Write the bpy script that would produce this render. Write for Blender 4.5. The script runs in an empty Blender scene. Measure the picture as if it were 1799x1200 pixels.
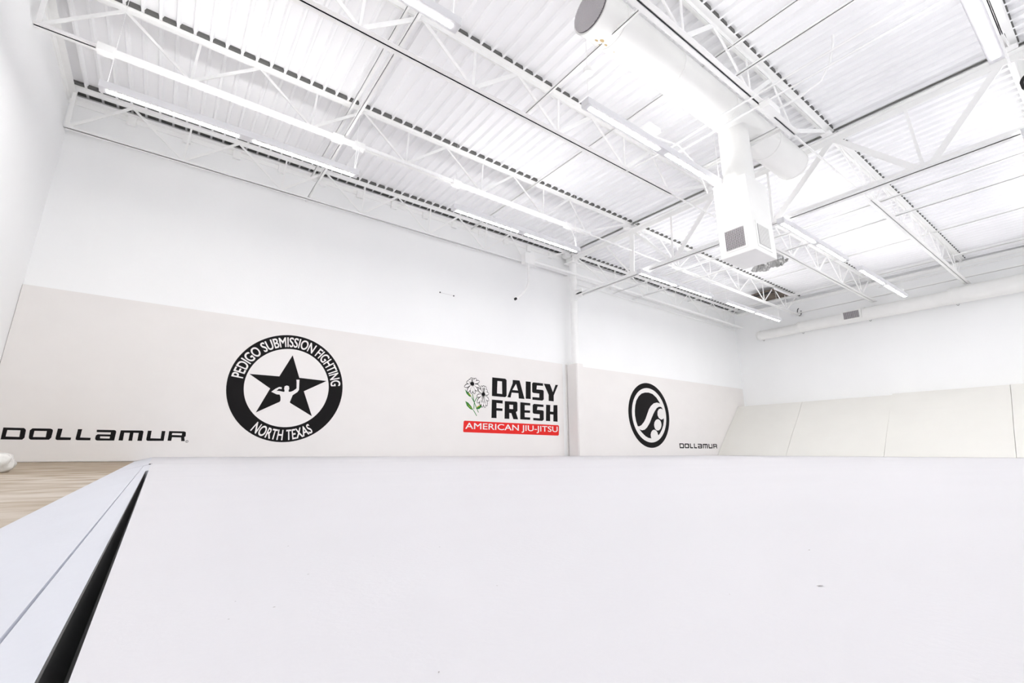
import bpy, bmesh, math, random
from mathutils import Vector, Matrix

# ---------------------------------------------------------------- camera, world, exposure
sc = bpy.context.scene
COL = sc.collection
YAW, PITCH, ROLL = .6362, .2541, .0033
cam_d = bpy.data.cameras.new('camera')
cam = bpy.data.objects.new('camera', cam_d); COL.objects.link(cam)
cam_d.sensor_width = 36.0; cam_d.lens = 822.21 / 1799 * 36
cam_d.shift_x = -(902.39 - 899.5) / 1799; cam_d.shift_y = -(600 - 580.34) / 1799
cam_d.clip_start = 0.01; cam_d.clip_end = 200
F = Vector((math.sin(YAW) * math.cos(PITCH), math.cos(YAW) * math.cos(PITCH), math.sin(PITCH)))
R = Vector((math.cos(YAW), -math.sin(YAW), 0)); U = R.cross(F)
c_, s_ = math.cos(ROLL), math.sin(ROLL)
Xa = c_ * R + s_ * U; Ya = -s_ * R + c_ * U
cam.matrix_world = Matrix(((Xa.x, Ya.x, -F.x, 0), (Xa.y, Ya.y, -F.y, 0), (Xa.z, Ya.z, -F.z, .078), (0, 0, 0, 1)))
sc.camera = cam

W = bpy.data.worlds.new('daylight'); sc.world = W; W.use_nodes = True
bg = W.node_tree.nodes['Background']; bg.inputs[0].default_value = (.95, .97, 1.0, 1); bg.inputs[1].default_value = 0.45
sc.view_settings.view_transform = 'Standard'; sc.view_settings.look = 'None'
sc.view_settings.gamma = 1.0; sc.view_settings.use_curve_mapping = False
sc.view_settings.exposure = 1.71
sc.cycles.max_bounces = 14; sc.cycles.diffuse_bounces = 10; sc.cycles.glossy_bounces = 4
sc.cycles.sample_clamp_indirect = 6

# ---------------------------------------------------------------- materials
def mat(name, col, rough=.6, metal=0, spec=.3, noise=None, bump=None, emit=None):
    m = bpy.data.materials.new(name); m.use_nodes = True
    nt = m.node_tree; b = nt.nodes['Principled BSDF']
    b.inputs['Base Color'].default_value = (*col, 1); b.inputs['Roughness'].default_value = rough
    b.inputs['Metallic'].default_value = metal; b.inputs['Specular IOR Level'].default_value = spec
    tc = nt.nodes.new('ShaderNodeTexCoord')
    if noise:                                   # (scale vec, amount, detail)
        sv, amt, det = noise
        mp = nt.nodes.new('ShaderNodeMapping'); mp.inputs['Scale'].default_value = sv
        nz = nt.nodes.new('ShaderNodeTexNoise'); nz.inputs['Scale'].default_value = 1; nz.inputs['Detail'].default_value = det
        cr = nt.nodes.new('ShaderNodeValToRGB')
        cr.color_ramp.elements[0].position = .3; cr.color_ramp.elements[1].position = .7
        cr.color_ramp.elements[0].color = (*[max(0, v * (1 - amt)) for v in col], 1); cr.color_ramp.elements[1].color = (*col, 1)
        nt.links.new(tc.outputs['Object'], mp.inputs[0]); nt.links.new(mp.outputs[0], nz.inputs['Vector'])
        nt.links.new(nz.outputs[0], cr.inputs[0]); nt.links.new(cr.outputs[0], b.inputs['Base Color'])
    if bump:
        nz2 = nt.nodes.new('ShaderNodeTexNoise'); nz2.inputs['Scale'].default_value = bump[0]; nz2.inputs['Detail'].default_value = 4
        bp = nt.nodes.new('ShaderNodeBump'); bp.inputs['Strength'].default_value = bump[1]; bp.inputs['Distance'].default_value = .01
        nt.links.new(tc.outputs['Object'], nz2.inputs['Vector'])
        nt.links.new(nz2.outputs[0], bp.inputs['Height']); nt.links.new(bp.outputs[0], b.inputs['Normal'])
    if emit:
        b.inputs['Emission Color'].default_value = (*emit[0], 1); b.inputs['Emission Strength'].default_value = emit[1]
    return m
M = dict(
 wall=mat('painted_block_wall', (.925, .93, .93), .7, noise=((1.2, 1.2, .7), .02, 3), bump=(60, .08)),
 deck=mat('painted_steel_deck', (.94, .94, .95), .5, noise=((2, .6, 2), .03, 4)),
 steel=mat('painted_white_steel', (.93, .93, .92), .45, noise=((9, 9, 9), .03, 3)),
 duct=mat('painted_sheet_metal', (.89, .89, .87), .4, noise=((3, 6, 6), .03, 3)),
 roof=mat('roof_slab', (.6, .6, .58), .9),
 matt=mat('white_vinyl_mat', (.60, .59, .615), .5, spec=.35, noise=((1.5, 5, 1), .025, 6), bump=(220, .04)),
 edge=mat('white_edge_ramp', (.62, .635, .69), .5, noise=((9, 4, 1), .03, 5), bump=(90, .05)),
 black=mat('black_rubber', (.006, .006, .006), .35, spec=.4),
 pad=mat('offwhite_vinyl_pad', (.835, .81, .79), .55, noise=((2, 2, 3), .025, 5), bump=(160, .04)),
 wedge=mat('cream_vinyl_wedge', (.745, .735, .695), .55, noise=((2, 2, 3), .02, 5), bump=(160, .04)),
 ink=mat('black_print', (.0065, .0055, .006), .6, spec=.15),
 paper=mat('white_print', (.85, .825, .81), .55),
 red=mat('red_print', (.75, .012, .008), .5), green=mat('green_print', (.012, .19, .02), .5), gold=mat('gold_print', (.42, .38, .02), .5),
 body=mat('fixture_housing', (.74, .74, .76), .45),
 tube=mat('lamp_diffuser', (.9, .9, .9), .5, emit=((1, .99, .98), 20)),
 uplight=mat('lamp_uplight', (.9, .9, .9), .5, emit=((1, .99, .985), 4.6)),
 grille=mat('grille_metal', (.62, .6, .62), .5), dark=mat('dark_cavity', (.03, .03, .03), .8),
 mesh=mat('perforated_grey', (.22, .205, .22), .6, noise=((160, 160, 160), .5, 1)),
 flute_shade=mat('dark_flute_shade', (.15, .15, .143), .9),  # dark tone standing in for shade in the flutes over the joists
 brown=mat('bare_brown_deck', (.20, .16, .13), .8, noise=((3, 9, 3), .7, 4)),
 foil=mat('crumpled_foil', (.42, .42, .41), .32, metal=.85, bump=(14, .9)),
 plastic=mat('glossy_white_plastic', (.66, .65, .62), .22, spec=.6, bump=(24, .5)),
 rust=mat('peeled_tan_paint', (.55, .42, .22), .8))
def floor_mat():
    m = mat('worn_tan_floor', (.5, .44, .35), .55)
    nt = m.node_tree; b = nt.nodes['Principled BSDF']; tc = nt.nodes.new('ShaderNodeTexCoord')
    mp = nt.nodes.new('ShaderNodeMapping'); mp.inputs['Scale'].default_value = (2.6, 4.2, 1)
    nz = nt.nodes.new('ShaderNodeTexNoise'); nz.inputs['Scale'].default_value = 1.6; nz.inputs['Detail'].default_value = 8; nz.inputs['Distortion'].default_value = .5
    cr = nt.nodes.new('ShaderNodeValToRGB'); e = cr.color_ramp.elements
    e[0].position = .36; e[0].color = (.29, .22, .145, 1); e[1].position = .66; e[1].color = (.53, .475, .41, 1)
    k = e.new(.48); k.color = (.385, .315, .235, 1)
    nt.links.new(tc.outputs['Object'], mp.inputs[0]); nt.links.new(mp.outputs[0], nz.inputs['Vector'])
    sx = nt.nodes.new('ShaderNodeSeparateXYZ'); nt.links.new(tc.outputs['Object'], sx.inputs[0])
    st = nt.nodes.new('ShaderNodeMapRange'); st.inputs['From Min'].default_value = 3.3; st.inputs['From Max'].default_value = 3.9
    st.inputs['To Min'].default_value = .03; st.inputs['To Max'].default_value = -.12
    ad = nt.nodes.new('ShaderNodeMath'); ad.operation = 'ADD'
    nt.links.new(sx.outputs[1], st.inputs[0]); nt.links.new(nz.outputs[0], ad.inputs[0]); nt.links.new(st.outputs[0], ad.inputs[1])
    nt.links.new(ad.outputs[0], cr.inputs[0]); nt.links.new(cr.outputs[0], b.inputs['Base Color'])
    return m
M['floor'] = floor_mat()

# ---------------------------------------------------------------- mesh helpers
class MB:
    def __init__(s): s.v = []; s.f = []; s.sm = []
    def add(s, vs, fs, smooth=False):
        o = len(s.v); s.v += [tuple(p) for p in vs]; s.f += [tuple(i + o for i in f) for f in fs]; s.sm += [smooth] * len(fs); return s
    def box(s, a, b):
        x0, y0, z0 = a; x1, y1, z1 = b
        return s.add([(x0,y0,z0),(x1,y0,z0),(x1,y1,z0),(x0,y1,z0),(x0,y0,z1),(x1,y0,z1),(x1,y1,z1),(x0,y1,z1)],
                     [(0,3,2,1),(4,5,6,7),(0,1,5,4),(1,2,6,5),(2,3,7,6),(3,0,4,7)])
    def bar(s, a, b, w, h, side=(0, 1, 0)):      # rectangular bar a->b, w across 'side', h across the other
        a = Vector(a); b = Vector(b); d = (b - a).normalized(); sd = Vector(side); sd = (sd - d * sd.dot(d)).normalized(); up = d.cross(sd)
        vs = [p + sd * (i * w / 2) + up * (j * h / 2) for p in (a, b) for i, j in ((-1,-1),(1,-1),(1,1),(-1,1))]
        return s.add(vs, [(3,2,1,0),(4,5,6,7),(0,1,5,4),(1,2,6,5),(2,3,7,6),(3,0,4,7)])
    def tube(s, path, r, n=8, caps=True):
        P = [Vector(p) for p in path]; rr = r if isinstance(r, (list, tuple)) else [r] * len(P); rings = []; prev = None
        for i, p in enumerate(P):
            d = (P[min(i + 1, len(P) - 1)] - P[max(i - 1, 0)]).normalized()
            a = prev if prev is not None else (Vector((0, 0, 1)) if abs(d.z) < .9 else Vector((1, 0, 0)))
            a = (a - d * a.dot(d)).normalized(); prev = a; b = d.cross(a)
            rings.append([p + (a * math.cos(t) + b * math.sin(t)) * rr[i] for t in [2 * math.pi * k / n for k in range(n)]])
        vs = [q for g in rings for q in g]; fs = []
        for i in range(len(P) - 1):
            for k in range(n): fs.append((i*n+k, i*n+(k+1)%n, (i+1)*n+(k+1)%n, (i+1)*n+k))
        s.add(vs, fs, True)
        if caps:
            s.add(rings[0], [tuple(range(n))[::-1]]); s.add(rings[-1], [tuple(range(n))])
        return s
    def prism(s, prof, fn, a, b):                # 2D profile -> fn(u,v,t) at t=a and t=b
        n = len(prof)
        return s.add([fn(u, v, a) for u, v in prof] + [fn(u, v, b) for u, v in prof],
                     [tuple(range(n)), tuple(range(2*n-1, n-1, -1))] + [(i, i+n, (i+1)%n+n, (i+1)%n) for i in range(n)])
    def build(s, name, m, parent=None, loc=None, bevel=0):
        me = bpy.data.meshes.new(name); me.from_pydata(s.v, [], s.f)
        bm = bmesh.new(); bm.from_mesh(me); bmesh.ops.recalc_face_normals(bm, faces=bm.faces)
        if bevel: bmesh.ops.bevel(bm, geom=[e for e in bm.edges], offset=bevel, segments=2, affect='EDGES', profile=.6, clamp_overlap=True)
        bm.to_mesh(me); bm.free()
        if len(s.sm) == len(me.polygons): me.polygons.foreach_set('use_smooth', s.sm)
        me.materials.append(M[m] if isinstance(m, str) else m)
        o = bpy.data.objects.new(name, me); COL.objects.link(o)
        if parent:
            o.parent = parent; o.location = -parent.location if loc is None else loc
        elif loc: o.location = loc
        return o
def thing(name, label, cat, loc=(0, 0, 0), group=None):
    o = bpy.data.objects.new(name, None); COL.objects.link(o); o.location = loc; o.empty_display_size = .1
    return tag(o, label, cat, group)
def tag(o, label, cat, group=None):
    o['label'] = label; o['category'] = cat
    if group: o['group'] = group
    return o
def struct(o): o['kind'] = 'structure'; return o

# ---------------------------------------------------------------- key dimensions (metres, z = 0 is the top of the mats)
WX0, WX1, WY1, WY0 = -1.54, 14.51, 7.53, -5.0
GX = 7.05                                        # girder line
JY = [7.35, 5.54, 3.75, 1.96, .14, -1.70, -3.5]
JB = [3.97, 3.96, 3.93, 3.90, 3.88, 3.86, 3.84]
FZ = -.05
def zd(x, y): return 4.50 + .0125 * (y - 1.96) - .006 * max(0, x - GX)
def drop(x): return -.006 * max(0, x - GX)

# ---------------------------------------------------------------- room shell
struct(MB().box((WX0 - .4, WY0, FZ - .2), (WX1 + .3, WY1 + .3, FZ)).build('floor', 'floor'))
struct(MB().box((WX0 - .4, WY1, FZ), (WX1 + .3, WY1 + .25, 4.7)).build('wall_back', 'wall'))
wl = struct(MB().box((WX0 - .05 - .25, WY0, FZ), (WX0 - .05, WY1, 4.7)).build('wall_left', 'wall'))
MB().box((WX0 - .05, WY0, FZ), (WX0, WY1, 3.975)).build('furred_wall_lining', 'wall', wl)
struct(MB().box((WX1, WY0, FZ), (WX1 + .25, WY1, 4.7)).build('wall_right', 'wall'))
b = MB(); X0, X1 = WX0 - .05, WX1
xs = [X0 - .3, GX, X1 + .3]; ys = [WY0, WY1 + .3]
vs = []
for dz in (.055, .25):
    for y in ys:
        for x in xs: vs.append((x, y, zd(x, y) + dz))
ceil = struct(b.add(vs, [(0,3,4,1),(1,4,5,2),(6,7,10,9),(7,8,11,10),(0,1,7,6),(1,2,8,7),(3,9,10,4),(4,10,11,5),(0,6,9,3),(2,5,11,8)]).build('ceiling', 'roof'))
P = .153
def deck_panel(k, n, xa, xb):
    pr = []
    for i in range(n):
        x = xa + (k + i) * P if False else k + i * P
        pr += [(x, 0), (x + .024, 0), (x + .038, .04), (x + .139, .04)]
    pr.append((k + n * P, 0)); pr = [(min(max(u, xa), xb), v) for u, v in pr]
    vs = []; fs = []
    for y in (WY0, WY1):
        for u, v in pr: vs.append((u, y, zd(u, y) + v))
    m = len(pr)
    for i in range(m - 1):
        if pr[i][0] < pr[i+1][0] - 1e-6: fs.append((i, i + 1, m + i + 1, m + i))
    MB().add(vs, fs).build('deck_panel', 'deck', ceil)
x = X0
while x < GX - .03: deck_panel(x, 6, X0, GX - .02); x += 6 * P
x = GX + .02
while x < WX1: deck_panel(x, 6, GX + .02, WX1); x += 6 * P
# ledger angles
lg = tag(MB().box((WX0 - .05, WY1 - .10, 4.49), (GX - .1, WY1 - .0, 4.497)).box((WX0 - .05, WY1 - .012, 4.42), (GX - .1, WY1, 4.49)).build('ledger_angle', 'steel'), 'white steel ledger angle under the deck on the logo wall, left bay', 'ledger')
for i in range(13):
    x = -.95 + i * .627
    if x < 6.9: MB().box((x - .05, WY1 - .05, 4.36), (x + .05, WY1 - .013, 4.488)).build('bracket_tab', 'steel', lg)
tag(MB().box((GX + .15, WY1 - .10, 4.45), (WX1, WY1, 4.457)).box((GX + .15, WY1 - .012, 4.38), (WX1, WY1, 4.45)).build('ledger_angle', 'steel'), 'white steel ledger angle under the deck on the logo wall, right bay', 'ledger')
tag(MB().box((WX0 - .05, WY0, 4.40), (WX0 - .035, WY1 - .1, 4.49)).box((WX0 - .05, WY0, 4.482), (WX0 + .03, WY1 - .1, 4.49)).build('ledger_angle', 'steel'), 'white steel edge angle where the deck meets the left wall', 'ledger')
tag(MB().box((WX1 - .015, WY0, 4.33), (WX1, WY1 - .12, 4.41)).box((WX1 - .09, WY0, 4.402), (WX1, WY1 - .12, 4.41)).build('ledger_angle', 'steel'), 'white steel edge angle where the deck meets the far right wall', 'ledger')

# ---------------------------------------------------------------- joists
def chord(name, x0, x1, y, z, up, leg, par, sag=True):
    """double angle; z is the level of the flat legs, vertical legs go up (1) or down (-1)"""
    m = MB(); t = .006; g = .003
    for s in (-1, 1):
        for (xa, xb) in ((x0, x1),):
            for kind in (0, 1):
                if kind == 0: ya, yb, za, zb = y + s * g, y + s * (g + leg), (z if up > 0 else z - t), (z + t if up > 0 else z)
                else: ya, yb, za, zb = y + s * g, y + s * (g + t), (z if up > 0 else z - leg), (z + leg if up > 0 else z)
                vs = [(xx, yy, zz + drop(xx)) for zz in (za, zb) for xx, yy in ((xa, ya), (xb, ya), (xb, yb), (xa, yb))]
                m.add(vs, [(0,3,2,1),(4,5,6,7),(0,1,5,4),(1,2,6,5),(2,3,7,6),(3,0,4,7)])
    return m.build(name, 'steel', par)
def web(name, a, b, y, w, par, t=.010):
    return MB().bar((a[0], y, a[1]), (b[0], y, b[1]), t, w, (0, 1, 0)).build(name, 'steel', par)
def joist(j, bay):
    y = JY[j]; zb = JB[j]; ords = ['first', 'second', 'third', 'fourth', 'fifth', 'sixth', 'seventh']
    side = 'left bay' if bay == 0 else 'right bay beyond the girder'
    lab = 'white open-web steel joist, %s, ' % side + ('closest to the logo wall' if j == 0 else '%s from the logo wall' % ords[j])
    t = thing('bar_joist', lab, 'roof joist', ((X0 if bay == 0 else GX + .1), y, zb), 'open web roof joists')
    big = j >= 2; leg = .056 if j >= 2 else .044
    if bay == 0:
        x0, x1 = X0 + .005, GX - .02; bx0, bx1 = WX0 + .003, (5.78 if j else 6.93)
        bn = [-.31 + 1.2555 * i for i in range(5)]; tn = [-.95 + 1.2555 * i for i in range(6)]
        seq = [(WX0 + .04, 0)]
        for i in range(5): seq += [(tn[i], 1), (bn[i], 0)]
        seq += [(tn[5], 1), (5.72, 0), (6.9, 1)]
        ends = [((WX0 + .03, 0), (WX0 + .02, 1))]; ext = (5.78, 7.03)
    else:
        x0, x1 = GX + .02, WX1 - .005; bx0, bx1 = 8.38, WX1 - .06
        bn = [8.57 + 1.2555 * i for i in range(5)]; tn = [9.2 + 1.2555 * i for i in range(4)]
        seq = [(7.2, 1), (8.45, 0), (7.95, 1)]
        for i in range(5):
            seq.append((bn[i], 0))
            if i < 4: seq.append((tn[i], 1))
        seq += [(14.3, 1)]; ends = []; ext = (7.07, 8.38)
    zt = zd(0, y)                                 # deck underside (drop added by chord)
    chord('top_chord', x0, x1, y, zt - .001, -1, leg + .006, t)
    chord('bottom_chord', bx0, bx1, y, zb, 1, leg, t)
    def pt(n): return (n[0], (zt - .03 if n[1] else zb + .028) + drop(n[0]))
    for i in range(len(seq) - 1):
        if bay and i == 1: continue
        w = (.05 if big else .036) if i % 2 == 0 else (.042 if big else .028)
        web('web_diagonal', pt(seq[i]), pt(seq[i+1]), y, w, t, .012)
    for x in bn: web('web_vertical', pt((x, 0)), pt((x + .02, 1)), y, .024 if not big else .03, t, .012)
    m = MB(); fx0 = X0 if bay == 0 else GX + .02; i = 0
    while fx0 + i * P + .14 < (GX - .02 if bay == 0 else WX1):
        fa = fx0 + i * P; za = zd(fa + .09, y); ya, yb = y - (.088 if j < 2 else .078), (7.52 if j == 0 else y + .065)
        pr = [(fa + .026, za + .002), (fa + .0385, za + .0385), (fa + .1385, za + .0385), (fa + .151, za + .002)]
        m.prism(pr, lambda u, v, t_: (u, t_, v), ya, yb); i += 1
    shade_ob = m.build('flute_shade_blocks', 'flute_shade', t); shade_ob['kind'] = 'stuff'  # dark blocks imitate shade, with some unpainted deck, in the flutes above the chord
    for a, b_ in ends: web('web_vertical', pt(a), pt(b_), y, .04, t, .02)
    if j or bay: MB().bar((ext[0], y + .02, zb + .02 + drop(ext[0])), (ext[1], y + .02, zb + .02 + drop(ext[1])), .02, .02).build('chord_extension', 'steel', t)
    sx = GX - .1 if bay == 0 else GX + .1
    MB().box((sx - .09, y - .06, 4.412), (sx + .085, y + .06, zt - .06 + drop(sx))).build('bearing_seat', 'steel', t)
    return t
for bay in (0, 1):
    for j in range(7): joist(j, bay)

# ---------------------------------------------------------------- girder, column
G = thing('truss_girder', 'deep white steel truss girder carrying the joists from the column', 'roof girder', (GX, 7.2, 3.45))
def ychord(name, y0, y1, z, up, leg, par):
    m = MB(); t = .009; g = .003
    for s in (-1, 1):
        xa, xb = sorted((GX + s * g, GX + s * (g + leg)))
        m.box((xa, y0, z if up > 0 else z - t), (xb, y1, z + t if up > 0 else z))
        xa, xb = sorted((GX + s * g, GX + s * (g + t)))
        m.box((xa, y0, z if up > 0 else z - leg), (xb, y1, z + leg if up > 0 else z))
    return m.build(name, 'steel', par)
ychord('top_chord', WY0, 7.2, 4.41, -1, .085, G); ychord('bottom_chord', WY0, 7.16, 3.45, 1, .075, G)
def gw(a, b, w, t=.02, nm='web_diagonal'):
    za = 4.37 if a[1] else 3.49; zb_ = 4.37 if b[1] else 3.49
    MB().bar((GX, a[0], za), (GX, b[0], zb_), t, w, (1, 0, 0)).build(nm, 'steel', G)
gw((5.60, 0), (5.54, 1), .11, .02, 'web_vertical'); gw((6.27, 1), (5.62, 0), .03, .02)
gw((5.50, 1), (4.70, 0), .05, .02); gw((4.66, 0), (4.62, 1), .035, .02, 'web_vertical'); gw((4.60, 0), (3.75, 1), .085, .02)
gw((3.70, 1), (2.92, 0), .05, .02); gw((2.88, 0), (2.85, 1), .035, .02, 'web_vertical'); gw((2.84, 0), (1.96, 1), .085, .02)
gw((1.92, 1), (1.14, 0), .075, .02); gw((1.08, 0), (1.12, 1), .035, .02, 'web_vertical'); gw((.99, 0), (.24, 1), .075, .02)
gw((.10, 1), (-.72, 0), .07, .02); gw((-.76, 0), (-.74, 1), .035, .02, 'web_vertical'); gw((-.82, 0), (-1.62, 1), .07, .02)
gw((-1.7, 1), (-2.5, 0), .07, .02); gw((-2.6, 0), (-3.4, 1), .07, .02)
MB().box((GX - .012, 7.0, 3.40), (GX + .012, 7.2, 3.60)).build('gusset_plate', 'steel', G)
Cc = thing('steel_column', 'round white steel column against the logo wall between two pads', 'column', (7.075, 7.31, FZ))
MB().tube([(7.0875, 7.31, FZ), (7.0875, 7.31, 4.28)], .083, 24).build('pipe_shaft', 'steel', Cc)
MB().box((6.93, 7.19, 4.28), (7.22, 7.43, 4.30)).build('cap_plate', 'steel', Cc)
MB().box((6.99, 7.2, 4.30), (7.15, 7.42, 4.405)).build('seat_block', 'steel', Cc)
MB().box((7.06, 7.165, 3.38), (7.10, 7.23, 3.62)).build('shear_tab', 'steel', Cc)
cpp = [(6.985, 7.47), (6.985, 7.20), (7.005, 7.175), (7.17, 7.175), (7.19, 7.20), (7.19, 7.47), (7.172, 7.47), (7.172, 7.213), (7.003, 7.213), (7.003, 7.47)]
cp = tag(MB().prism(cpp, lambda u, v, t: (u, v, t), 0, 1.93).build('column_pad', 'pad'), 'tall narrow white foam pad wrapped round the foot of the column', 'column pad')
cp.location.z = .001

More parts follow.
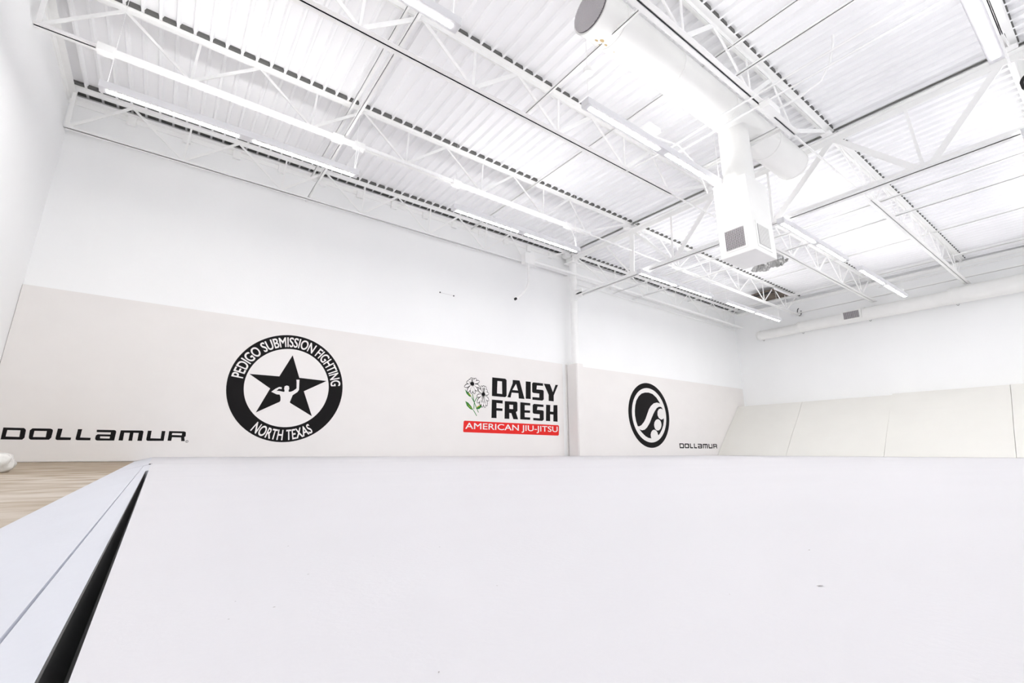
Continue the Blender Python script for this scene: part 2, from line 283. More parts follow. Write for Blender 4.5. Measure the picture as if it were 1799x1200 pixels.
LOGO = {'DOLLA': {'black': [[(-1.378, 0.318), (-1.218, 0.317), (-1.203, 0.305), (-1.197, 0.29), (-1.194, 0.212), (-1.208, 0.191), (-1.375, 0.191)], [(-1.15, 0.316), (-1.002, 0.317), (-0.984, 0.308), (-0.978, 0.293), (-0.979, 0.217), (-0.993, 0.194), (-1.141, 0.192), (-1.155, 0.202), (-1.161, 0.219), (-1.167, 0.293)], [(-0.942, 0.319), (-0.902, 0.318), (-0.904, 0.224), (-0.812, 0.222), (-0.812, 0.194), (-0.927, 0.192), (-0.94, 0.201), (-0.943, 0.217)], [(-0.77, 0.318), (-0.733, 0.319), (-0.735, 0.224), (-0.641, 0.222), (-0.64, 0.193), (-0.757, 0.193), (-0.77, 0.201), (-0.772, 0.214)], [(-0.603, 0.316), (-0.441, 0.317), (-0.426, 0.309), (-0.421, 0.295), (-0.423, 0.194), (-0.581, 0.192), (-0.597, 0.202), (-0.601, 0.217), (-0.6, 0.25), (-0.586, 0.264), (-0.469, 0.264), (-0.47, 0.289), (-0.6, 0.289)], [(-0.382, 0.316), (-0.174, 0.319), (-0.161, 0.308), (-0.16, 0.194), (-0.204, 0.195), (-0.205, 0.289), (-0.256, 0.289), (-0.254, 0.194), (-0.29, 0.195), (-0.291, 0.288), (-0.344, 0.288), (-0.343, 0.195), (-0.384, 0.196)], [(-0.12, 0.319), (-0.082, 0.319), (-0.081, 0.227), (0.023, 0.226), (0.02, 0.319), (0.057, 0.319), (0.058, 0.198), (-0.104, 0.195), (-0.118, 0.205), (-0.12, 0.22)], [(0.096, 0.32), (0.255, 0.32), (0.274, 0.31), (0.279, 0.26), (0.266, 0.248), (0.278, 0.198), (0.24, 0.198), (0.233, 0.243), (0.137, 0.245), (0.136, 0.199), (0.097, 0.2)]], 'white': [[(-1.342, 0.291), (-1.24, 0.291), (-1.236, 0.22), (-1.342, 0.222)], [(-1.128, 0.288), (-1.028, 0.289), (-1.025, 0.222), (-1.128, 0.222)], [(-0.559, 0.241), (-0.47, 0.24), (-0.47, 0.217), (-0.557, 0.218)], [(0.132, 0.295), (0.235, 0.295), (0.235, 0.27), (0.131, 0.272)]]}, 'DF': {'black': [[(5.027, 1.476), (5.339, 1.478), (5.37, 1.454), (5.373, 1.142), (5.338, 1.114), (5.024, 1.115)], [(5.521, 1.471), (5.693, 1.475), (5.818, 1.11), (5.671, 1.112), (5.665, 1.217), (5.495, 1.216), (5.47, 1.115), (5.391, 1.118), (5.517, 1.402)], [(5.85, 1.471), (5.98, 1.474), (5.977, 1.121), (5.849, 1.119)], [(6.047, 1.469), (6.311, 1.471), (6.31, 1.417), (6.144, 1.412), (6.132, 1.331), (6.304, 1.331), (6.327, 1.311), (6.324, 1.137), (6.287, 1.108), (6.021, 1.11), (6.022, 1.165), (6.203, 1.166), (6.204, 1.249), (6.045, 1.251), (6.016, 1.27), (6.017, 1.442)], [(6.33, 1.467), (6.5, 1.47), (6.58, 1.309), (6.657, 1.47), (6.73, 1.471), (6.603, 1.242), (6.599, 1.114), (6.457, 1.114), (6.46, 1.241)], [(5.025, 1.047), (5.281, 1.047), (5.278, 0.986), (5.135, 0.989), (5.136, 0.891), (5.279, 0.891), (5.275, 0.843), (5.137, 0.842), (5.139, 0.7), (5.021, 0.7)], [(5.33, 1.037), (5.618, 1.044), (5.639, 1.024), (5.64, 0.865), (5.602, 0.837), (5.657, 0.699), (5.539, 0.698), (5.489, 0.811), (5.441, 0.814), (5.442, 0.7), (5.326, 0.699)], [(5.71, 1.041), (5.965, 1.037), (5.965, 0.989), (5.822, 0.987), (5.822, 0.887), (5.96, 0.889), (5.959, 0.841), (5.822, 0.839), (5.821, 0.75), (5.963, 0.75), (5.958, 0.702), (5.708, 0.702)], [(6.059, 1.029), (6.316, 1.027), (6.315, 0.978), (6.155, 0.977), (6.138, 0.912), (6.298, 0.91), (6.32, 0.891), (6.317, 0.72), (6.276, 0.694), (6.04, 0.698), (6.04, 0.746), (6.208, 0.743), (6.209, 0.826), (6.052, 0.83), (6.026, 0.851), (6.027, 1.001)], [(6.385, 1.031), (6.503, 1.033), (6.495, 0.896), (6.582, 0.895), (6.59, 1.035), (6.701, 1.041), (6.696, 0.693), (6.577, 0.696), (6.581, 0.837), (6.494, 0.838), (6.491, 0.698), (6.374, 0.698)]], 'white': [[(5.149, 1.417), (5.257, 1.416), (5.264, 1.171), (5.142, 1.173)], [(5.602, 1.399), (5.652, 1.269), (5.512, 1.269)], [(5.44, 0.974), (5.53, 0.975), (5.53, 0.893), (5.441, 0.893)]], 'red': [[(4.433, 0.625), (6.711, 0.623), (6.732, 0.603), (6.725, 0.426), (6.703, 0.408), (4.426, 0.42), (4.411, 0.434), (4.416, 0.609)]]}, 'F1': [(4.575, 1.311), (4.546, 1.428), (4.587, 1.425), (4.664, 1.422), (4.737, 1.376), (4.74, 1.267), (4.699, 1.183), (4.635, 1.122), (4.56, 1.124), (4.472, 1.141), (4.404, 1.239), (4.447, 1.338), (4.487, 1.382)], 'F2': [(4.825, 1.132), (4.778, 1.294), (4.831, 1.303), (4.875, 1.293), (4.91, 1.228), (4.951, 1.161), (4.953, 1.015), (4.917, 0.916), (4.869, 0.881), (4.802, 0.882), (4.754, 0.923), (4.691, 0.959), (4.679, 1.081), (4.708, 1.232)], 'leaf': [[(4.419, 1.201), (4.459, 1.168), (4.523, 1.129), (4.571, 1.062), (4.516, 1.072), (4.461, 1.117)], [(4.436, 0.982), (4.501, 0.955), (4.567, 0.896), (4.616, 0.824), (4.541, 0.843), (4.473, 0.898)], [(4.67, 0.861), (4.709, 0.904), (4.782, 0.932), (4.797, 0.901), (4.746, 0.852), (4.694, 0.849)]], 'vein': [[(4.486, 1.127), (4.532, 1.122), (4.57, 1.063), (4.538, 1.091)], [(4.444, 0.97), (4.493, 0.923), (4.597, 0.843), (4.531, 0.878)], [(4.672, 0.864), (4.709, 0.904), (4.772, 0.928), (4.759, 0.907)]], 'stem': [[(4.586, 1.122), (4.63, 0.971), (4.729, 0.787)], [(4.688, 1.066), (4.632, 0.971), (4.626, 0.844)], [(4.572, 1.058), (4.63, 0.971)], [(4.615, 0.828), (4.693, 0.722)]], 'S': {'A': [(9.281, 0.686), (9.23, 0.806), (9.203, 0.941), (9.205, 1.043), (9.234, 1.182), (9.288, 1.307), (9.388, 1.418), (9.504, 1.493), (9.646, 1.531), (9.787, 1.54), (9.941, 1.515), (10.089, 1.431), (10.224, 1.291), (10.089, 1.308), (9.957, 1.279), (9.835, 1.203), (9.749, 1.116), (9.673, 0.998), (9.606, 0.89), (9.529, 0.801), (9.426, 0.72), (9.343, 0.688)], 'B': [(9.335, 0.615), (9.44, 0.596), (9.536, 0.613), (9.638, 0.676), (9.747, 0.783), (9.829, 0.9), (9.912, 1.009), (9.977, 1.083), (10.073, 1.169), (10.164, 1.206), (10.252, 1.206), (10.29, 1.179), (10.302, 1.136), (10.247, 1.166), (10.148, 1.143), (10.091, 1.08), (10.081, 0.991), (10.125, 0.921), (10.213, 0.884), (10.287, 0.898), (10.326, 0.925), (10.319, 0.849), (10.283, 0.741), (10.211, 0.632), (10.128, 0.542), (10.056, 0.488), (10.039, 0.514), (10.03, 0.557), (9.979, 0.605), (9.905, 0.627), (9.833, 0.607), (9.777, 0.559), (9.751, 0.499), (9.758, 0.434), (9.774, 0.41), (9.652, 0.42), (9.547, 0.46), (9.434, 0.533)], 'C': [(10.211, 0.753), (10.193, 0.698), (10.155, 0.651), (10.102, 0.619), (10.044, 0.606), (9.989, 0.616), (9.944, 0.644), (9.918, 0.689), (9.912, 0.742), (9.93, 0.796), (9.967, 0.843), (10.019, 0.876), (10.078, 0.889), (10.134, 0.881), (10.179, 0.852), (10.206, 0.807)]}, 'star': [(1.427, 1.467), (1.556, 1.14), (1.951, 1.127), (1.641, 0.945), (1.793, 0.584), (1.393, 0.805), (1.043, 0.601), (1.184, 0.95), (0.895, 1.133), (1.283, 1.135)], 'fig': [(1.204, 0.904), (1.25, 0.949), (1.296, 0.98), (1.331, 0.981), (1.337, 0.954), (1.299, 0.956), (1.27, 0.923), (1.316, 0.923), (1.361, 0.915), (1.377, 0.917), (1.376, 0.942), (1.367, 0.958), (1.371, 0.997), (1.398, 1.011), (1.428, 1.002), (1.437, 0.964), (1.43, 0.946), (1.433, 0.92), (1.463, 0.924), (1.496, 0.942), (1.535, 0.979), (1.526, 1.07), (1.519, 1.108), (1.561, 1.112), (1.563, 1.073), (1.571, 0.96), (1.554, 0.927), (1.494, 0.877), (1.48, 0.828), (1.466, 0.771), (1.483, 0.745), (1.389, 0.726), (1.312, 0.738), (1.33, 0.761), (1.339, 0.791), (1.334, 0.838), (1.318, 0.872), (1.278, 0.872)], 'circ': [(0.754, 1.103), (2.078, 1.093), (1.053, 0.396), (1.776, 0.386), (1.273, 1.771), (1.456, 0.201)]}

def plan(poly, z0, z1, name, m, parent=None):
    return MB().prism(poly, lambda u, v, t: (u, v, t), z0, z1).build(name, m, parent)
# ---------------------------------------------------------------- wall pads
def sheet(poly, y0, y1, name, m, parent=None):   # x,z polygon with thickness in y
    return MB().prism(poly, lambda u, v, t: (u, t, v), y0, y1).build(name, m, parent)
padL = thing('wall_pad', 'long off-white wall pad printed with the black star emblem and the DAISY FRESH logo', 'wall pad', (2.7, 7.52, 0))
sheet([(WX0 + .004, FZ + .004), (6.872, FZ + .004), (6.872, 1.944), (WX0 + .004, 1.944)], 7.5, 7.528, 'pad_panel', 'pad', padL)
padR = thing('wall_pad', 'off-white wall pad right of the column printed with the round wave emblem', 'wall pad', (10.9, 7.52, 0))
sheet([(6.985, FZ + .004), (14.44, FZ + .004), (14.44, 2.0), (7.4, 1.95), (6.985, 1.945)], 7.5, 7.528, 'pad_panel', 'pad', padR)
PY = 7.5
def decal(polys, layer, name, m, parent):
    vs = []; bm = bmesh.new()
    for p in polys:
        f = bm.faces.new([bm.verts.new((u, PY - .0012 * layer, v)) for u, v in p]); f.normal_update()
    bmesh.ops.triangulate(bm, faces=bm.faces[:])
    for f in bm.faces:
        f.normal_update()
        if f.normal.y > 0: f.normal_flip()
    me = bpy.data.meshes.new(name); bm.to_mesh(me); bm.free(); me.materials.append(M[m])
    o = bpy.data.objects.new(name, me); COL.objects.link(o); o.parent = parent; o.location = -parent.location; return o
def decals(polys, layer, name, m, parent):
    for p in polys: decal([p], layer, name, m, parent)
def circ(cx, cz, r, n=96, r2=None):
    return [(cx + r * math.cos(2*math.pi*i/n), cz + (r2 or r) * math.sin(2*math.pi*i/n)) for i in range(n)]
def glyphs(text, size=1.0, off=.0, spacing=1.0):
    """outline text as a flat mesh: (verts, faces) in text space"""
    cu = bpy.data.curves.new('t', 'FONT'); cu.body = text; cu.size = size; cu.offset = off; cu.space_character = spacing; cu.resolution_u = 4
    ob = bpy.data.objects.new('t', cu); COL.objects.link(ob)
    dg = bpy.context.evaluated_depsgraph_get(); me = ob.evaluated_get(dg).to_mesh()
    v = [tuple(q.co) for q in me.vertices]; f = [tuple(p.vertices) for p in me.polygons]
    ob.evaluated_get(dg).to_mesh_clear(); bpy.data.objects.remove(ob); bpy.data.curves.remove(cu)
    return v, f
def text_decal(text, fn, layer, name, m, parent, off=.0, spacing=1.0):
    v, f = glyphs(text, 1.0, 0, spacing)
    x0 = min(p[0] for p in v); x1 = max(p[0] for p in v); y0 = min(p[1] for p in v); y1 = max(p[1] for p in v)
    vs = []; nv = len(v); f0 = list(f); f = []
    for k, (dx, dy) in enumerate(((0, 0), (off, off * .7), (-off, off * .7), (off, -off * .7), (-off, -off * .7)) if off else ((0, 0),)):
        for p in v:
            a, c = fn((p[0] + dx - x0) / (x1 - x0), (p[1] + dy - y0) / (y1 - y0)); vs.append((a, PY - .0012 * layer - .0002 * k, c))
        f += [tuple(i + k * nv for i in q) for q in f0]
    me = bpy.data.meshes.new(name); me.from_pydata(vs, [], f)
    bm = bmesh.new(); bm.from_mesh(me)
    for q in bm.faces:
        q.normal_update()
        if q.normal.y > 0: q.normal_flip()
    bm.to_mesh(me); bm.free(); me.materials.append(M[m])
    o = bpy.data.objects.new(name, me); COL.objects.link(o); o.parent = parent; o.location = -parent.location; return o
# star emblem
CX, CZ = 1.422, .985
decal([circ(CX, CZ, .784)], 1, 'emblem_ring', 'ink', padL)
decal([circ(CX, CZ, .573)], 2, 'emblem_field', 'paper', padL)
decal([LOGO['star']], 3, 'emblem_star', 'ink', padL)
decal([LOGO['fig']], 4, 'emblem_figure', 'paper', padL)
def arc(a0, a1, r0, r1):
    def fn(u, v):
        a = math.radians(a0 + (a1 - a0) * u); r = r0 + (r1 - r0) * v
        return CX + r * math.cos(a), CZ + r * math.sin(a)
    return fn
text_decal('PEDIGO SUBMISSION FIGHTING', arc(172.5, 6.5, .603, .748), 2, 'emblem_lettering', 'paper', padL, off=.018)
text_decal('NORTH TEXAS', arc(-123.5, -57, .756, .612), 2, 'emblem_lettering', 'paper', padL, off=.018)
# mat maker's name, large and small
D = LOGO['DOLLA']
decals(D['black'], 1, 'maker_letter', 'ink', padL); decals(D['white'], 2, 'letter_counter', 'pad', padL)
decal([circ(.302, .195, .016, 20)], 1, 'registered_mark', 'ink', padL); decal([circ(.302, .195, .012, 20)], 2, 'registered_mark', 'pad', padL)
text_decal('R', lambda u, v: (.296 + .012 * u, .187 + .016 * v), 3, 'registered_mark', 'ink', padL)
def sm(p): return [(10.905 + (u + 1.378) / 1.653 * 1.76, .184 + (v - .193) / .132 * .130) for u, v in p]
decals([sm(p) for p in D['black']], 1, 'maker_letter', 'ink', padR); decals([sm(p) for p in D['white']], 2, 'letter_counter', 'pad', padR)
# daisy logo
D = LOGO['DF']
decals(D['black'], 1, 'logo_letter', 'ink', padL); decals(D['white'], 2, 'letter_counter', 'pad', padL)
decal(D['red'], 1, 'red_banner', 'red', padL)
text_decal('AMERICAN JIU-JITSU', lambda u, v: (4.455 + (6.69 - 4.455) * u, .446 + .146 * v), 2, 'banner_lettering', 'paper', padL, off=.008)
def quadstrip(path, w):
    out = []
    for (a, c) in zip(path[:-1], path[1:]):
        d = Vector((c[0]-a[0], c[1]-a[1])).normalized(); n = Vector((-d.y, d.x)) * w / 2
        out.append([(a[0]+n.x, a[1]+n.y), (c[0]+n.x, c[1]+n.y), (c[0]-n.x, c[1]-n.y), (a[0]-n.x, a[1]-n.y)])
    return out
decal([q for s in LOGO['stem'] for q in quadstrip(s, .014)], 1, 'flower_stem', 'green', padL)
for a, c in zip(LOGO['leaf'], LOGO['vein']):
    decal([a], 1, 'flower_leaf', 'green', padL); decal([c], 2, 'leaf_vein', 'gold', padL)
for k, key in ((0, 'F1'), (1, 'F2')):
    pts = LOGO[key]; c = Vector(pts[0])
    for i, t in enumerate(pts[1:]):
        t = Vector(t); d = t - c; L_ = d.length; d.normalize(); n = Vector((-d.y, d.x))
        for w, lay, mm, nm in ((.036, 3 + 2*k, 'ink', 'petal_outline'), (.024, 4 + 2*k, 'paper', 'flower_petal')):
            ex = .0 if w > .03 else .009
            poly = []
            for q in range(14):
                a = 2 * math.pi * q / 14; r = (1 - .25 * math.cos(a)) if math.cos(a) < 0 else 1
                p = c + d * (L_ * .52 + (L_ * .48 - ex) * math.cos(a)) + n * w * math.sin(a) * (1.1 if math.cos(a) > -.2 else .7)
                poly.append((p.x, p.y))
            decal([poly], lay, nm, mm, padL)
    decal([circ(c.x, c.y, .048, 20, .038)], 4 + 2*k, 'flower_core', 'paper', padL)
    decal([circ(c.x, c.y, .040, 18, .031)], 5 + 2*k, 'flower_eye', 'ink', padL)
# wave emblem
sx_, sz_ = 9.765, .98
decal([circ(sx_, sz_, .797)], 1, 'emblem_ring', 'ink', padR); decal([circ(sx_, sz_, .668)], 2, 'emblem_field', 'pad', padR)
decals([LOGO['S']['A'], LOGO['S']['B']], 3, 'emblem_wave', 'ink', padR); decal([LOGO['S']['C']], 4, 'emblem_dot', 'pad', padR)
# wedge pads along the right wall
prof = [(12.64, 0.002), (12.90, .285), (13.14, .54), (13.38, .775), (13.61, .99), (13.80, 1.19), (13.94, 1.345), (14.03, 1.43), (14.06, 1.435), (14.5, 1.435), (14.5, 0.002)]
wl_ = [('against the logo wall corner', 7.49, 5.674, 0), ('second from the corner', 5.6675, 3.659, 0), ('third from the corner, slightly taller', 3.6525, 1.6595, .03), ('fourth from the corner', 1.653, -.3, .035), ('nearest the camera side', -.308, -2.3, .03)]
for lab, ya, yb, up in wl_:
    pr = [(x_, z_ + up * min(1, z_ / 1.4)) for x_, z_ in prof]
    o = MB().prism(pr, lambda u, v, t: (u, t, v), yb, ya).build('wedge_pad', 'wedge')
    tag(o, 'cream sloping wedge pad by the right wall, ' + lab, 'wedge pad', 'sloping wedge pads along the right wall')

# ---------------------------------------------------------------- mats on the floor
bounds = [(7.495, 5.58), (5.577, 3.70), (3.685, 1.86), (1.857, 0.03), (.027, -1.8), (-1.803, -3.6), (-3.603, WY0)]
labs = ['farthest from the camera, along the foot of the logo wall', 'second from the logo wall', 'middle of the room, third from the logo wall', 'fourth from the logo wall, in the foreground', 'at the bottom edge of the picture', 'behind the camera', 'last one at the open side']
xl = -.0122
for (ya, yb), lab in zip(bounds, labs):
    right = 14.5
    cuts = []
    m = MB()
    yb2 = yb
    xi = xl if ya < 3.69 else -.0225
    m.box((xi, yb2, FZ + .001), (12.63 if yb2 > -2.3 else 14.5, ya, 0))
    tag(m.build('floor_mat', 'matt'), 'white martial arts mat, ' + lab, 'mat', 'white floor mats')
# small filler of mat at the seam leaves the dark notch open
def mark(pts, label):
    m = MB()
    for x_, y_, a_, l_, w_ in pts:
        ca, sa = math.cos(a_), math.sin(a_)
        vs = [(x_ + u*l_*ca - v*w_*sa, y_ + u*l_*sa + v*w_*ca, .0004) for u, v in ((-.5, -.1), (-.2, -.5), (.3, -.4), (.5, .1), (.1, .5), (-.35, .35))]
        m.add(vs, [(0, 1, 2, 3, 4, 5)])
    return m
rnd = random.Random(5)
specks = [(.335, .141, -.35, .0055, .0012), (.446, .192, .2, .0032, .0014), (.204, .38, 0, .0016, .0012), (.102, .458, 0, .0016, .0014), (.092, .349, 0, .0016, .001), (.061, .289, .3, .0016, .0009), (.04, .282, 0, .001, .0008)]
for i in range(26):
    y_ = rnd.uniform(.16, 1.2); specks.append((rnd.uniform(.02, 1.1) * (y_ + .2), y_, rnd.uniform(0, 3), rnd.uniform(.0006, .0014), .0006))
sp = mark(specks, '').build('floor_specks', mat('grey_scuff', (.30, .28, .27), .8)); sp['kind'] = 'stuff'
tag(sp, 'tiny dark scuffs and specks scattered over the white mat in the foreground', 'specks')
# edge ramp beside the mats
E_ = thing('edge_ramp', 'bluish white sloping ramp strip along the left edge of the mats', 'ramp', (-.1, 3, FZ))
def strip(p, ya, yb, nm): MB().prism(p, lambda u, v, t: (u, t, v), ya, yb).build(nm, 'edge', E_)
strip([(-.19, FZ + .001), (-.0225, FZ + .001), (-.0225, -.003), (-.0445, -.0092), (-.0457, -.0135), (-.0465, -.0095), (-.186, -.0475)], -3, 2.55, 'ramp_strip')
strip([(-.19, FZ + .001), (-.0125, FZ + .001), (-.0125, -.002), (-.0445, -.0092), (-.0457, -.0128), (-.0465, -.0095), (-.186, -.0475)], 2.552, 3.64, 'ramp_strip')
strip([(-.19, FZ + .001), (-.0226, FZ + .001), (-.0226, -.002), (-.186, -.0475)], 3.642, 7.49, 'ramp_strip')
MB().box((-.0222, -3, FZ + .0005), (-.0124, 2.55, FZ + .004)).box((-.0224, -3, FZ + .004), (-.0215, 2.55, -.0032)).build('rubber_lining', 'black', E_)
MB().box((-.0224, 3.66, FZ + .004), (-.006, 3.72, .0006)).build('black_notch', 'black', E_)

# ---------------------------------------------------------------- plastic bag
def bag():
    bm = bmesh.new(); bmesh.ops.create_icosphere(bm, subdivisions=4, radius=1); rd = random.Random(3)
    ph = [(Vector((rd.uniform(-1, 1), rd.uniform(-1, 1), rd.uniform(-1, 1))) * rd.uniform(3, 7), rd.uniform(0, 6)) for _ in range(9)]
    for v in bm.verts:
        n = v.co.copy(); n = Vector([math.copysign(abs(q) ** .72, q) for q in n]); k = 1 + sum(abs(math.sin(n.dot(a) + p)) for a, p in ph) * .04 - .2
        v.co = Vector((n.x * .165 * k, n.y * .12 * k, max(n.z * .072 * k, -.047)))
    me = bpy.data.meshes.new('plastic_bag'); bm.to_mesh(me); bm.free(); me.materials.append(M['plastic'])
    for p in me.polygons: p.use_smooth = True
    o = bpy.data.objects.new('plastic_bag', me); COL.objects.link(o); o.location = (-.845, 4.15, FZ + .049); return o
tag(bag(), 'crumpled glossy white plastic bag on the tan floor at the left', 'bag')

# ---------------------------------------------------------------- light fixtures
def fixture(x0, x1, y, label, zc=3.36, drops=True):
    t = thing('linear_light', label, 'ceiling light', ((x0 + x1) / 2, y, zc), 'suspended linear lights')
    MB().box((x0, y - .05, zc), (x1, y + .05, zc + .075)).build('lamp_housing', 'body', t, bevel=.004)
    xm = (x0 + x1) / 2
    for a, b_ in ((x0 + .06, xm - .07), (xm + .07, x1 - .06)):
        m = MB(); n = 10
        m.box((a, y - .021, zc - .0025), (b_, y + .021, zc + .006)); m.build('lamp_diffuser', 'tube', t)
    MB().box((x0 + .03, y - .04, zc + .0755), (x1 - .03, y + .04, zc + .079)).build('uplight_lens', 'uplight', t)
    for xx in (x0 + .05, x1 - .05):
        m = MB(); zt = zd(xx, y)
        for q in range(7):
            if abs(JY[q] - y) < .08: zt = JB[q] + .001 + drop(xx)
        m.tube([(xx, y, zc + .07), (xx, y, zt)], .0025, 5); m.build('hanging_wire', 'steel', t)
    return t
fx = [(-.95, 1.49, 5.27, 'nearest the logo wall, leftmost in that row'),
      (2.82, 5.26, 5.27, 'nearest the logo wall, just left of the column'),
      (6.83, 9.30, 5.27, 'nearest the logo wall, just right of the column'),
      (9.86, 12.46, 5.27, 'nearest the logo wall, in the far right corner'),
      (-1.0, 1.44, 2.71, 'of the middle row, cut by the top picture edge'),
      (2.86, 5.31, 2.71, 'of the middle row, in front of the duct box'),
      (6.88, 9.32, 2.71, 'of the middle row, just right of the duct box'),
      (9.96, 12.60, 2.71, 'of the middle row, farthest right near the wall duct'),
      (2.88, 5.34, .197, 'of the near row, in the upper right picture corner'),
      (-1.0, 1.44, .197, 'of the near row, overhead to the left'),
      (6.9, 9.3, .197, 'of the near row, beyond the right picture edge'),
      (10.0, 12.6, .197, 'added unseen in the near row to brighten the right wall'), (10.0, 12.6, -2.4, 'added unseen behind the camera to brighten the right wall'),  # first two lamps here are added, out of view, to brighten the right wall
      (-1.0, 1.44, -2.4, 'in the row behind the camera, left'), (2.88, 5.34, -2.4, 'in the row behind the camera, centre'), (6.9, 9.3, -2.4, 'in the row behind the camera, right')]
for x0, x1, y, l in fx: fixture(x0, x1, y, 'suspended white linear light ' + l)

# ---------------------------------------------------------------- supply duct with end grille and drop box
DY, DZ, DR = 2.45, 4.195, .22
dt = thing('round_duct', 'large round white duct with grey end grille and a square drop box below', 'duct', (4.8, DY, DZ - DR))
MB().tube([(2.74, DY, DZ), (6.93, DY, DZ)], DR, 48).build('duct_barrel', 'duct', dt)
for xx in (2.73, 3.02, 3.95, 5.0, 6.1, 6.9):
    MB().tube([(xx - .012, DY, DZ), (xx + .012, DY, DZ)], DR + .005, 48).build('duct_collar', 'duct', dt)
MB().tube([(2.705, DY, DZ), (2.717, DY, DZ)], DR - .012, 48).build('grille_backing', 'mesh', dt)
g = MB()
for i in range(-16, 17):
    o_ = i * .0125; h_ = math.sqrt(max(0, (DR - .014) ** 2 - o_ * o_))
    if h_ > .02:
        g.box((2.699, DY + o_ - .002, DZ - h_), (2.706, DY + o_ + .002, DZ + h_)); g.box((2.698, DY - h_, DZ + o_ - .002), (2.7055, DY + h_, DZ + o_ + .002))
g = g.build('end_grille', 'grille', dt); g['kind'] = 'stuff'
m = MB()
for a, xx, w_ in ((-1.25, 2.86, .04), (-1.42, 2.90, .05), (-1.15, 2.93, .03), (-1.35, 2.97, .035), (-1.3, 3.10, .018)):
    m.add([(xx + math.cos(q) * w_ * .5 * (1 + .3 * math.sin(3*q)), DY + (DR + .002) * math.cos(a + math.sin(q) * w_ * 1.6), DZ + (DR + .002) * math.sin(a + math.sin(q) * w_ * 1.6)) for q in [k * .785 for k in range(8)]], [tuple(range(8))])
m.build('peeled_patch', 'rust', dt)
BX0, BX1, BY0, BY1, BZ0, BZ1 = 5.02, 5.53, 2.27, 2.68, 2.275, 3.235
bx = MB().box((BX0, BY0, BZ0), (BX1, BY1, BZ1)).build('drop_box', 'duct', dt, bevel=.012)
MB().tube([(5.275, 2.47, BZ1 - .01), (5.275, 2.47, DZ - DR + .10)], .175, 36).build('round_neck', 'duct', dt)
g = MB().box((BX0 - .006, 2.345, 2.33), (BX0 - .0005, 2.62, 2.62)); g.build('grille_frame', 'duct', bx, loc=(0, 0, 0))
MB().box((BX0 - .0075, 2.37, 2.355), (BX0 - .006, 2.595, 2.595)).build('grille_opening', 'dark', bx, loc=(0, 0, 0))
g = MB()
for i in range(14): yy = 2.376 + i * .0165; g.box((BX0 - .014, yy, 2.355), (BX0 - .008, yy + .0045, 2.595))
for i in range(13): zz = 2.36 + i * .0185; g.box((BX0 - .0125, 2.37, zz), (BX0 - .009, 2.595, zz + .0035))
g = g.build('grille_blades', 'grille', bx, loc=(0, 0, 0)); g['kind'] = 'stuff'
MB().box((5.09, BY0 - .006, 2.33), (5.42, BY0 - .0005, 2.65)).build('grille_frame', 'duct', bx, loc=(0, 0, 0))
MB().box((5.125, BY0 - .0075, 2.365), (5.385, BY0 - .006, 2.615)).build('grille_opening', 'mesh', bx, loc=(0, 0, 0))
g = MB()
for i in range(15): xx = 5.13 + i * .0172; g.box((xx, BY0 - .014, 2.365), (xx + .007, BY0 - .008, 2.615))
g = g.build('grille_blades', 'duct', bx, loc=(0, 0, 0)); g['kind'] = 'stuff'
# second duct at the right edge
d2 = thing('round_duct', 'smaller round duct with dark ringed end at the upper right picture edge', 'duct', (8.2, .02, 3.9))
C2 = (7.34, .035, 4.16)
MB().tube([C2, (9.5, .035, 4.16)], .125, 32).build('duct_barrel', 'duct', d2)
MB().tube([(7.325, .035, 4.16), (7.34, .035, 4.16)], .13, 32).build('end_rim', 'dark', d2)
MB().tube([(7.318, .035, 4.16), (7.326, .035, 4.16)], .095, 32).build('end_grille', 'grille', d2)
# duct along the right wall
rd = thing('wall_duct', 'long white round duct stepping down in size along the far right wall', 'duct', (14.3, 3, 3.4))
secs = [(6.72, 5.6, .135, 3.545), (5.6, 3.98, .15, 3.565), (3.98, 2.28, .165, 3.585), (2.28, -.6, .19, 3.60), (-.6, WY0, .2, 3.60)]
for i, (ya, yb, r, z) in enumerate(secs):
    x_ = 14.5 - .02 - r
    MB().tube([(x_, ya, z), (x_, yb, z)], r, 36).build('duct_section', 'duct', rd)
    MB().tube([(x_, ya - .05, z), (x_, ya - .02, z)], r + .007, 36).build('duct_collar', 'duct', rd)
    if i < 4: MB().tube([(x_ + r*.2, ya - .12 + .004*k, z - r - .01 + .03*math.sin(k*.26)*-1) for k in range(13)], .004, 5).build('hanger_strap', 'dark', rd)
MB().tube([(14.345, 6.72, 3.545), (14.345, 6.78, 3.545), (14.345, 6.81, 3.545)], [.135, .11, .05], 36).build('duct_end_cap', 'duct', rd)
MB().box((14.165, 4.0, 3.475), (14.185, 4.45, 3.72)).build('grille_frame', 'duct', rd)
MB().box((14.16, 4.05, 3.505), (14.165, 4.40, 3.69)).build('grille_opening', 'mesh', rd)
g = MB()
for i in range(12): yy = 4.055 + i * .029; g.box((14.153, yy, 3.505), (14.16, yy + .009, 3.69))
g = g.build('grille_blades', 'grille', rd); g['kind'] = 'stuff'

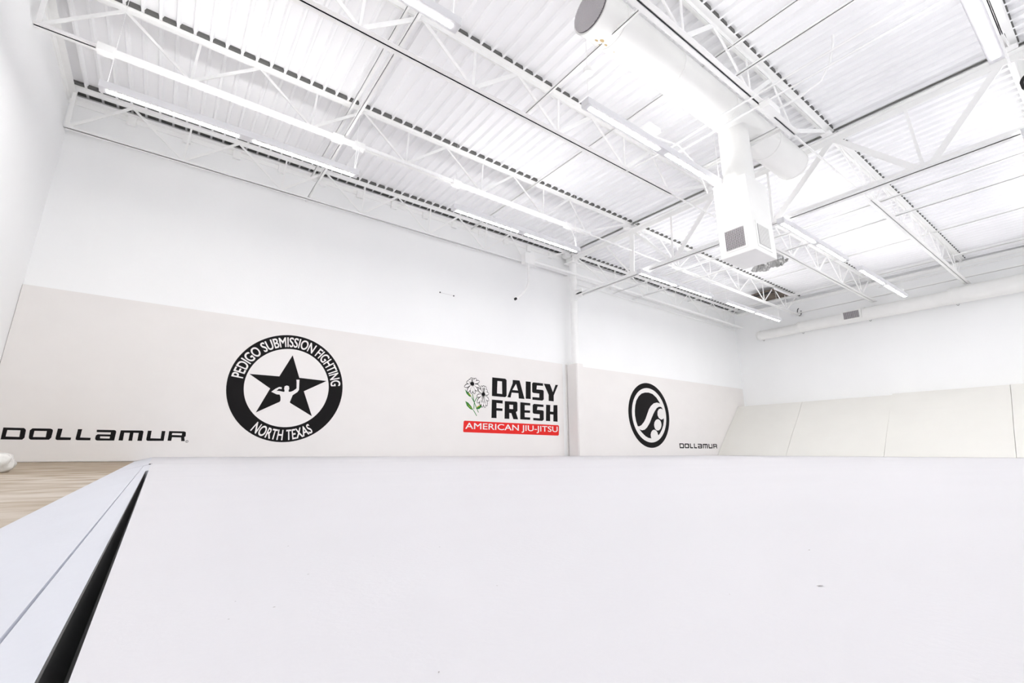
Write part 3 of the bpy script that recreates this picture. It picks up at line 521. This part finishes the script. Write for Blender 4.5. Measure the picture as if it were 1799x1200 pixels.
# ---------------------------------------------------------------- raceway, pipes, bridging
def pipe(path, r, label, cat='pipe', name='conduit_pipe', n=8): return tag(MB().tube(path, r, n).build(name, 'steel'), label, cat)
rw = thing('cable_raceway', 'white slotted cable raceway with junction boxes along the second joist', 'raceway', (2.4, 5.45, 3.9))
rz = 3.905
MB().box((-.95, 5.43, rz), (5.75, 5.452, rz + .035)).box((-.95, 5.462, rz), (5.75, 5.485, rz + .035)).box((-.95, 5.43, rz + .035), (5.75, 5.485, rz + .04)).build('strut_channel', 'steel', rw)
for xx in (-1.0, 1.25, 1.52, 2.97, 5.2):
    MB().box((xx - .07, 5.41, rz - .035), (xx + .07, 5.50, rz + .05)).build('junction_box', 'steel', rw, bevel=.006)
MB().tube([(1.5, 5.44, 3.88), (1.5, 5.36, 3.80), (1.47, 5.30, 3.62), (1.45, 5.27, 3.44)], .006, 6).build('power_cord', 'steel', rw)
MB().tube([(5.2, 5.44, 3.88), (5.22, 5.38, 3.8), (5.21, 5.3, 3.62), (5.2, 5.27, 3.44)], .006, 6).build('power_cord', 'steel', rw)
# bridging angles (run across the joists)
def bridge(x, z, y0, y1, label, w=.03):
    m = MB(); m.box((x, y0, z), (x + w, y1, z + .005)); m.box((x, y0, z), (x + .005, y1, z + w)); tag(m.build('bridging_angle', 'steel'), label, 'bridging', 'bridging angles across the joists')
bridge(1.33, 3.995, -3, 7.5, 'thin bridging angle on the bottom chords, left bay, one third along')
bridge(1.47, 4.435, -3, 7.5, 'pale bridging angle high under the deck, left bay, one third along', .05)
bridge(1.36, 4.44, -3, 7.5, 'narrow bridging angle high under the deck, beside the wider one, left bay')
bridge(2.93, 3.985, 1.97, 3.75, 'thin white bridging angle passing under the grilled end of the big duct')
bridge(4.36, 3.96, -1.7, 1.95, 'thin white bridging angle between the near joists just before the duct box')
bridge(4.45, 4.44, -3, 7.5, 'bridging angle under the deck above the middle of the left bay')
bridge(8.62, 3.93, -1.7, 7.5, 'bridging angle on the bottom chords right after the girder', .035)
bridge(8.9, 4.39, -1.7, 7.5, 'bridging angle under the deck right after the girder')
bridge(9.38, 3.93, -1.7, 7.5, 'bridging angle on the bottom chords, second beyond the girder', .035)
bridge(11.9, 4.37, -1.7, 7.5, 'bridging angle under the deck in the middle of the right bay')
bridge(13.75, 4.36, -1.7, 7.3, 'bridging angle high under the deck close to the right wall', .05)
bridge(14.2, 3.95, -1.7, 5.7, 'lower bridging angle on the joist ends close to the right wall')
pipe([(14.42, 3.6, 4.24), (14.42, -2, 4.24)], .018, 'thin white pipe running along the top of the right wall')
# duct straps and pipes near the box
tag(MB().box((5.55, 1.98, 3.958), (5.615, 3.2, 3.965)).box((5.55, 1.98, 3.925), (5.556, 3.2, 3.965)).box((5.609, 1.98, 3.925), (5.615, 3.2, 3.965)).build('strut_rail', 'steel'), 'white strut rail carrying the big duct beside its drop box', 'strut')
pipe([(4.68, -1, 3.86), (4.68, 2.35, 3.86), (4.74, 3.0, 3.88), (4.72, 3.75, 3.9)], .012, 'thin pipe crossing under the big duct, left of the two')
pipe([(4.87, -1, 3.86), (4.87, 2.45, 3.86), (4.90, 3.1, 3.88)], .012, 'thin pipe crossing under the big duct, right of the two')
tag(MB().box((4.86, 1.84, 3.80), (5.12, 1.95, 3.89)).build('junction_box', 'steel', bevel=.008), 'white rectangular junction box under the fourth joist near the duct box', 'junction box')
pipe([(5.1, 1.88, 3.86), (5.12, 1.62, 3.88), (5.18, 1.42, 3.98), (5.2, 1.32, 4.15), (5.2, 1.26, 4.35), (5.2, 1.25, 4.45)], .013, 'curved white conduit rising from the junction box to the deck')
tag(MB().box((4.2, 2.93, 3.9), (4.42, 3.1, 3.965)).build('junction_box', 'steel', bevel=.008), 'bright white junction box between the middle light and the big duct', 'junction box')
pipe([(4.42, 3.05, 3.93), (4.8, 2.95, 3.9), (5.1, 2.9, 3.7), (5.2, 2.85, 3.3)], .008, 'thin white cable curving from the junction box to the duct drop box')
tag(MB().tube([(2.95, 2.73, 3.80), (2.95, 2.73, 3.86)], .05, 16).build('junction_box', 'steel'), 'small round white ceiling box above the left end of the middle light', 'junction box')
# conduit, box and hose at the logo wall joist
tag(MB().box((5.60, 7.17, 3.90), (5.86, 7.32, 4.14)).build('junction_box', 'steel', bevel=.008), 'white square electrical box on the joist left of the column', 'junction box')
pipe([(5.7, 7.2, 3.95), (5.70, 7.2, 3.50), (5.66, 7.2, 3.36), (5.56, 7.22, 3.22), (5.42, 7.25, 3.10)], .026, 'white hanging hose curving down from the electrical box left of the column', 'hose', 'hanging_hose')
tag(MB().tube([(5.42, 7.25, 3.10), (5.385, 7.255, 3.075)], .026, 10).build('hose_end', 'dark'), 'small dark fitting at the tip of the hanging hose', 'fitting', )
pipe([(5.85, 7.2, 4.0), (6.9, 7.17, 3.985), (7.3, 7.17, 3.98), (14.3, 7.2, 3.90)], .03, 'thick white conduit pipe along the logo wall passing in front of the column', n=12)
pipe([(7.3, 7.46, 3.90), (14.4, 7.46, 3.86)], .016, 'thin white pipe tight to the logo wall below the right bay joist')
# wall anchors, roof opening, foil
wa = thing('wall_anchors', 'two small dark anchor holes joined by a faint line on the logo wall', 'anchor', (3.98, WY1, 2.97))
for xx, zz in ((3.838, 2.975), (4.131, 2.965)): MB().tube([(xx, WY1 - .006, zz), (xx, WY1, zz)], .013, 10).build('anchor_hole', 'dark', wa)
MB().box((3.85, WY1 - .002, 2.967), (4.12, WY1, 2.972)).build('anchor_line', 'grille', wa)
ho = thing('roof_opening', 'brown unpainted roof opening behind the far joists near the right corner', 'roof opening', (13.2, 5.85, 4.36))
zz = 4.385
plan([(12.9, 6.19), (12.84, 5.85), (12.85, 5.50), (13.75, 5.46), (13.78, 6.17)], zz, zz + .02, 'opening_back', 'brown', ho)
MB().box((12.84, 6.17, zz - .03), (13.8, 6.2, zz + .03)).box((12.84, 5.45, zz - .01), (13.8, 5.48, zz + .03)).build('opening_frame', 'deck', ho)
MB().box((12.95, 5.6, zz - .004), (13.12, 6.1, zz)).build('dark_gap', 'dark', ho)
fo = bmesh.new(); bmesh.ops.create_grid(fo, x_segments=16, y_segments=26, size=.5); rd_ = random.Random(8)
for v in fo.verts:
    u, w_ = v.co.x, v.co.y
    v.co = Vector((10.90 + u * .34 + .10 * w_ + rd_.uniform(-.012, .012), 4.66 + w_ * .80, 4.36 + rd_.uniform(-.03, .03) + .05 * math.sin(w_ * 14 + u * 5) - .05 * (1 - 4 * u * u)))
me = bpy.data.meshes.new('foil_flap'); fo.to_mesh(me); fo.free(); me.materials.append(M['foil'])
FT = thing('torn_foil', 'crumpled silver foil flap hanging torn from the deck right of the duct box', 'foil', (10.9, 4.66, 4.5)); fo = bpy.data.objects.new('foil_flap', me); COL.objects.link(fo); fo.parent = FT; fo.location = -FT.location; MB().box((10.88, 4.6, 4.33), (10.9, 4.66, 4.512)).build('foil_strap', 'foil', FT)
lp = [(14.35 , 5.52 + .05 * math.sin(a), 4.02 + .11 * math.cos(a)) for a in [k * .5 for k in range(11)]]
tag(MB().tube(lp, .012, 6).build('cable_loop', 'dark'), 'small black cable loop hanging by the right wall beside the second joist end', 'cable')
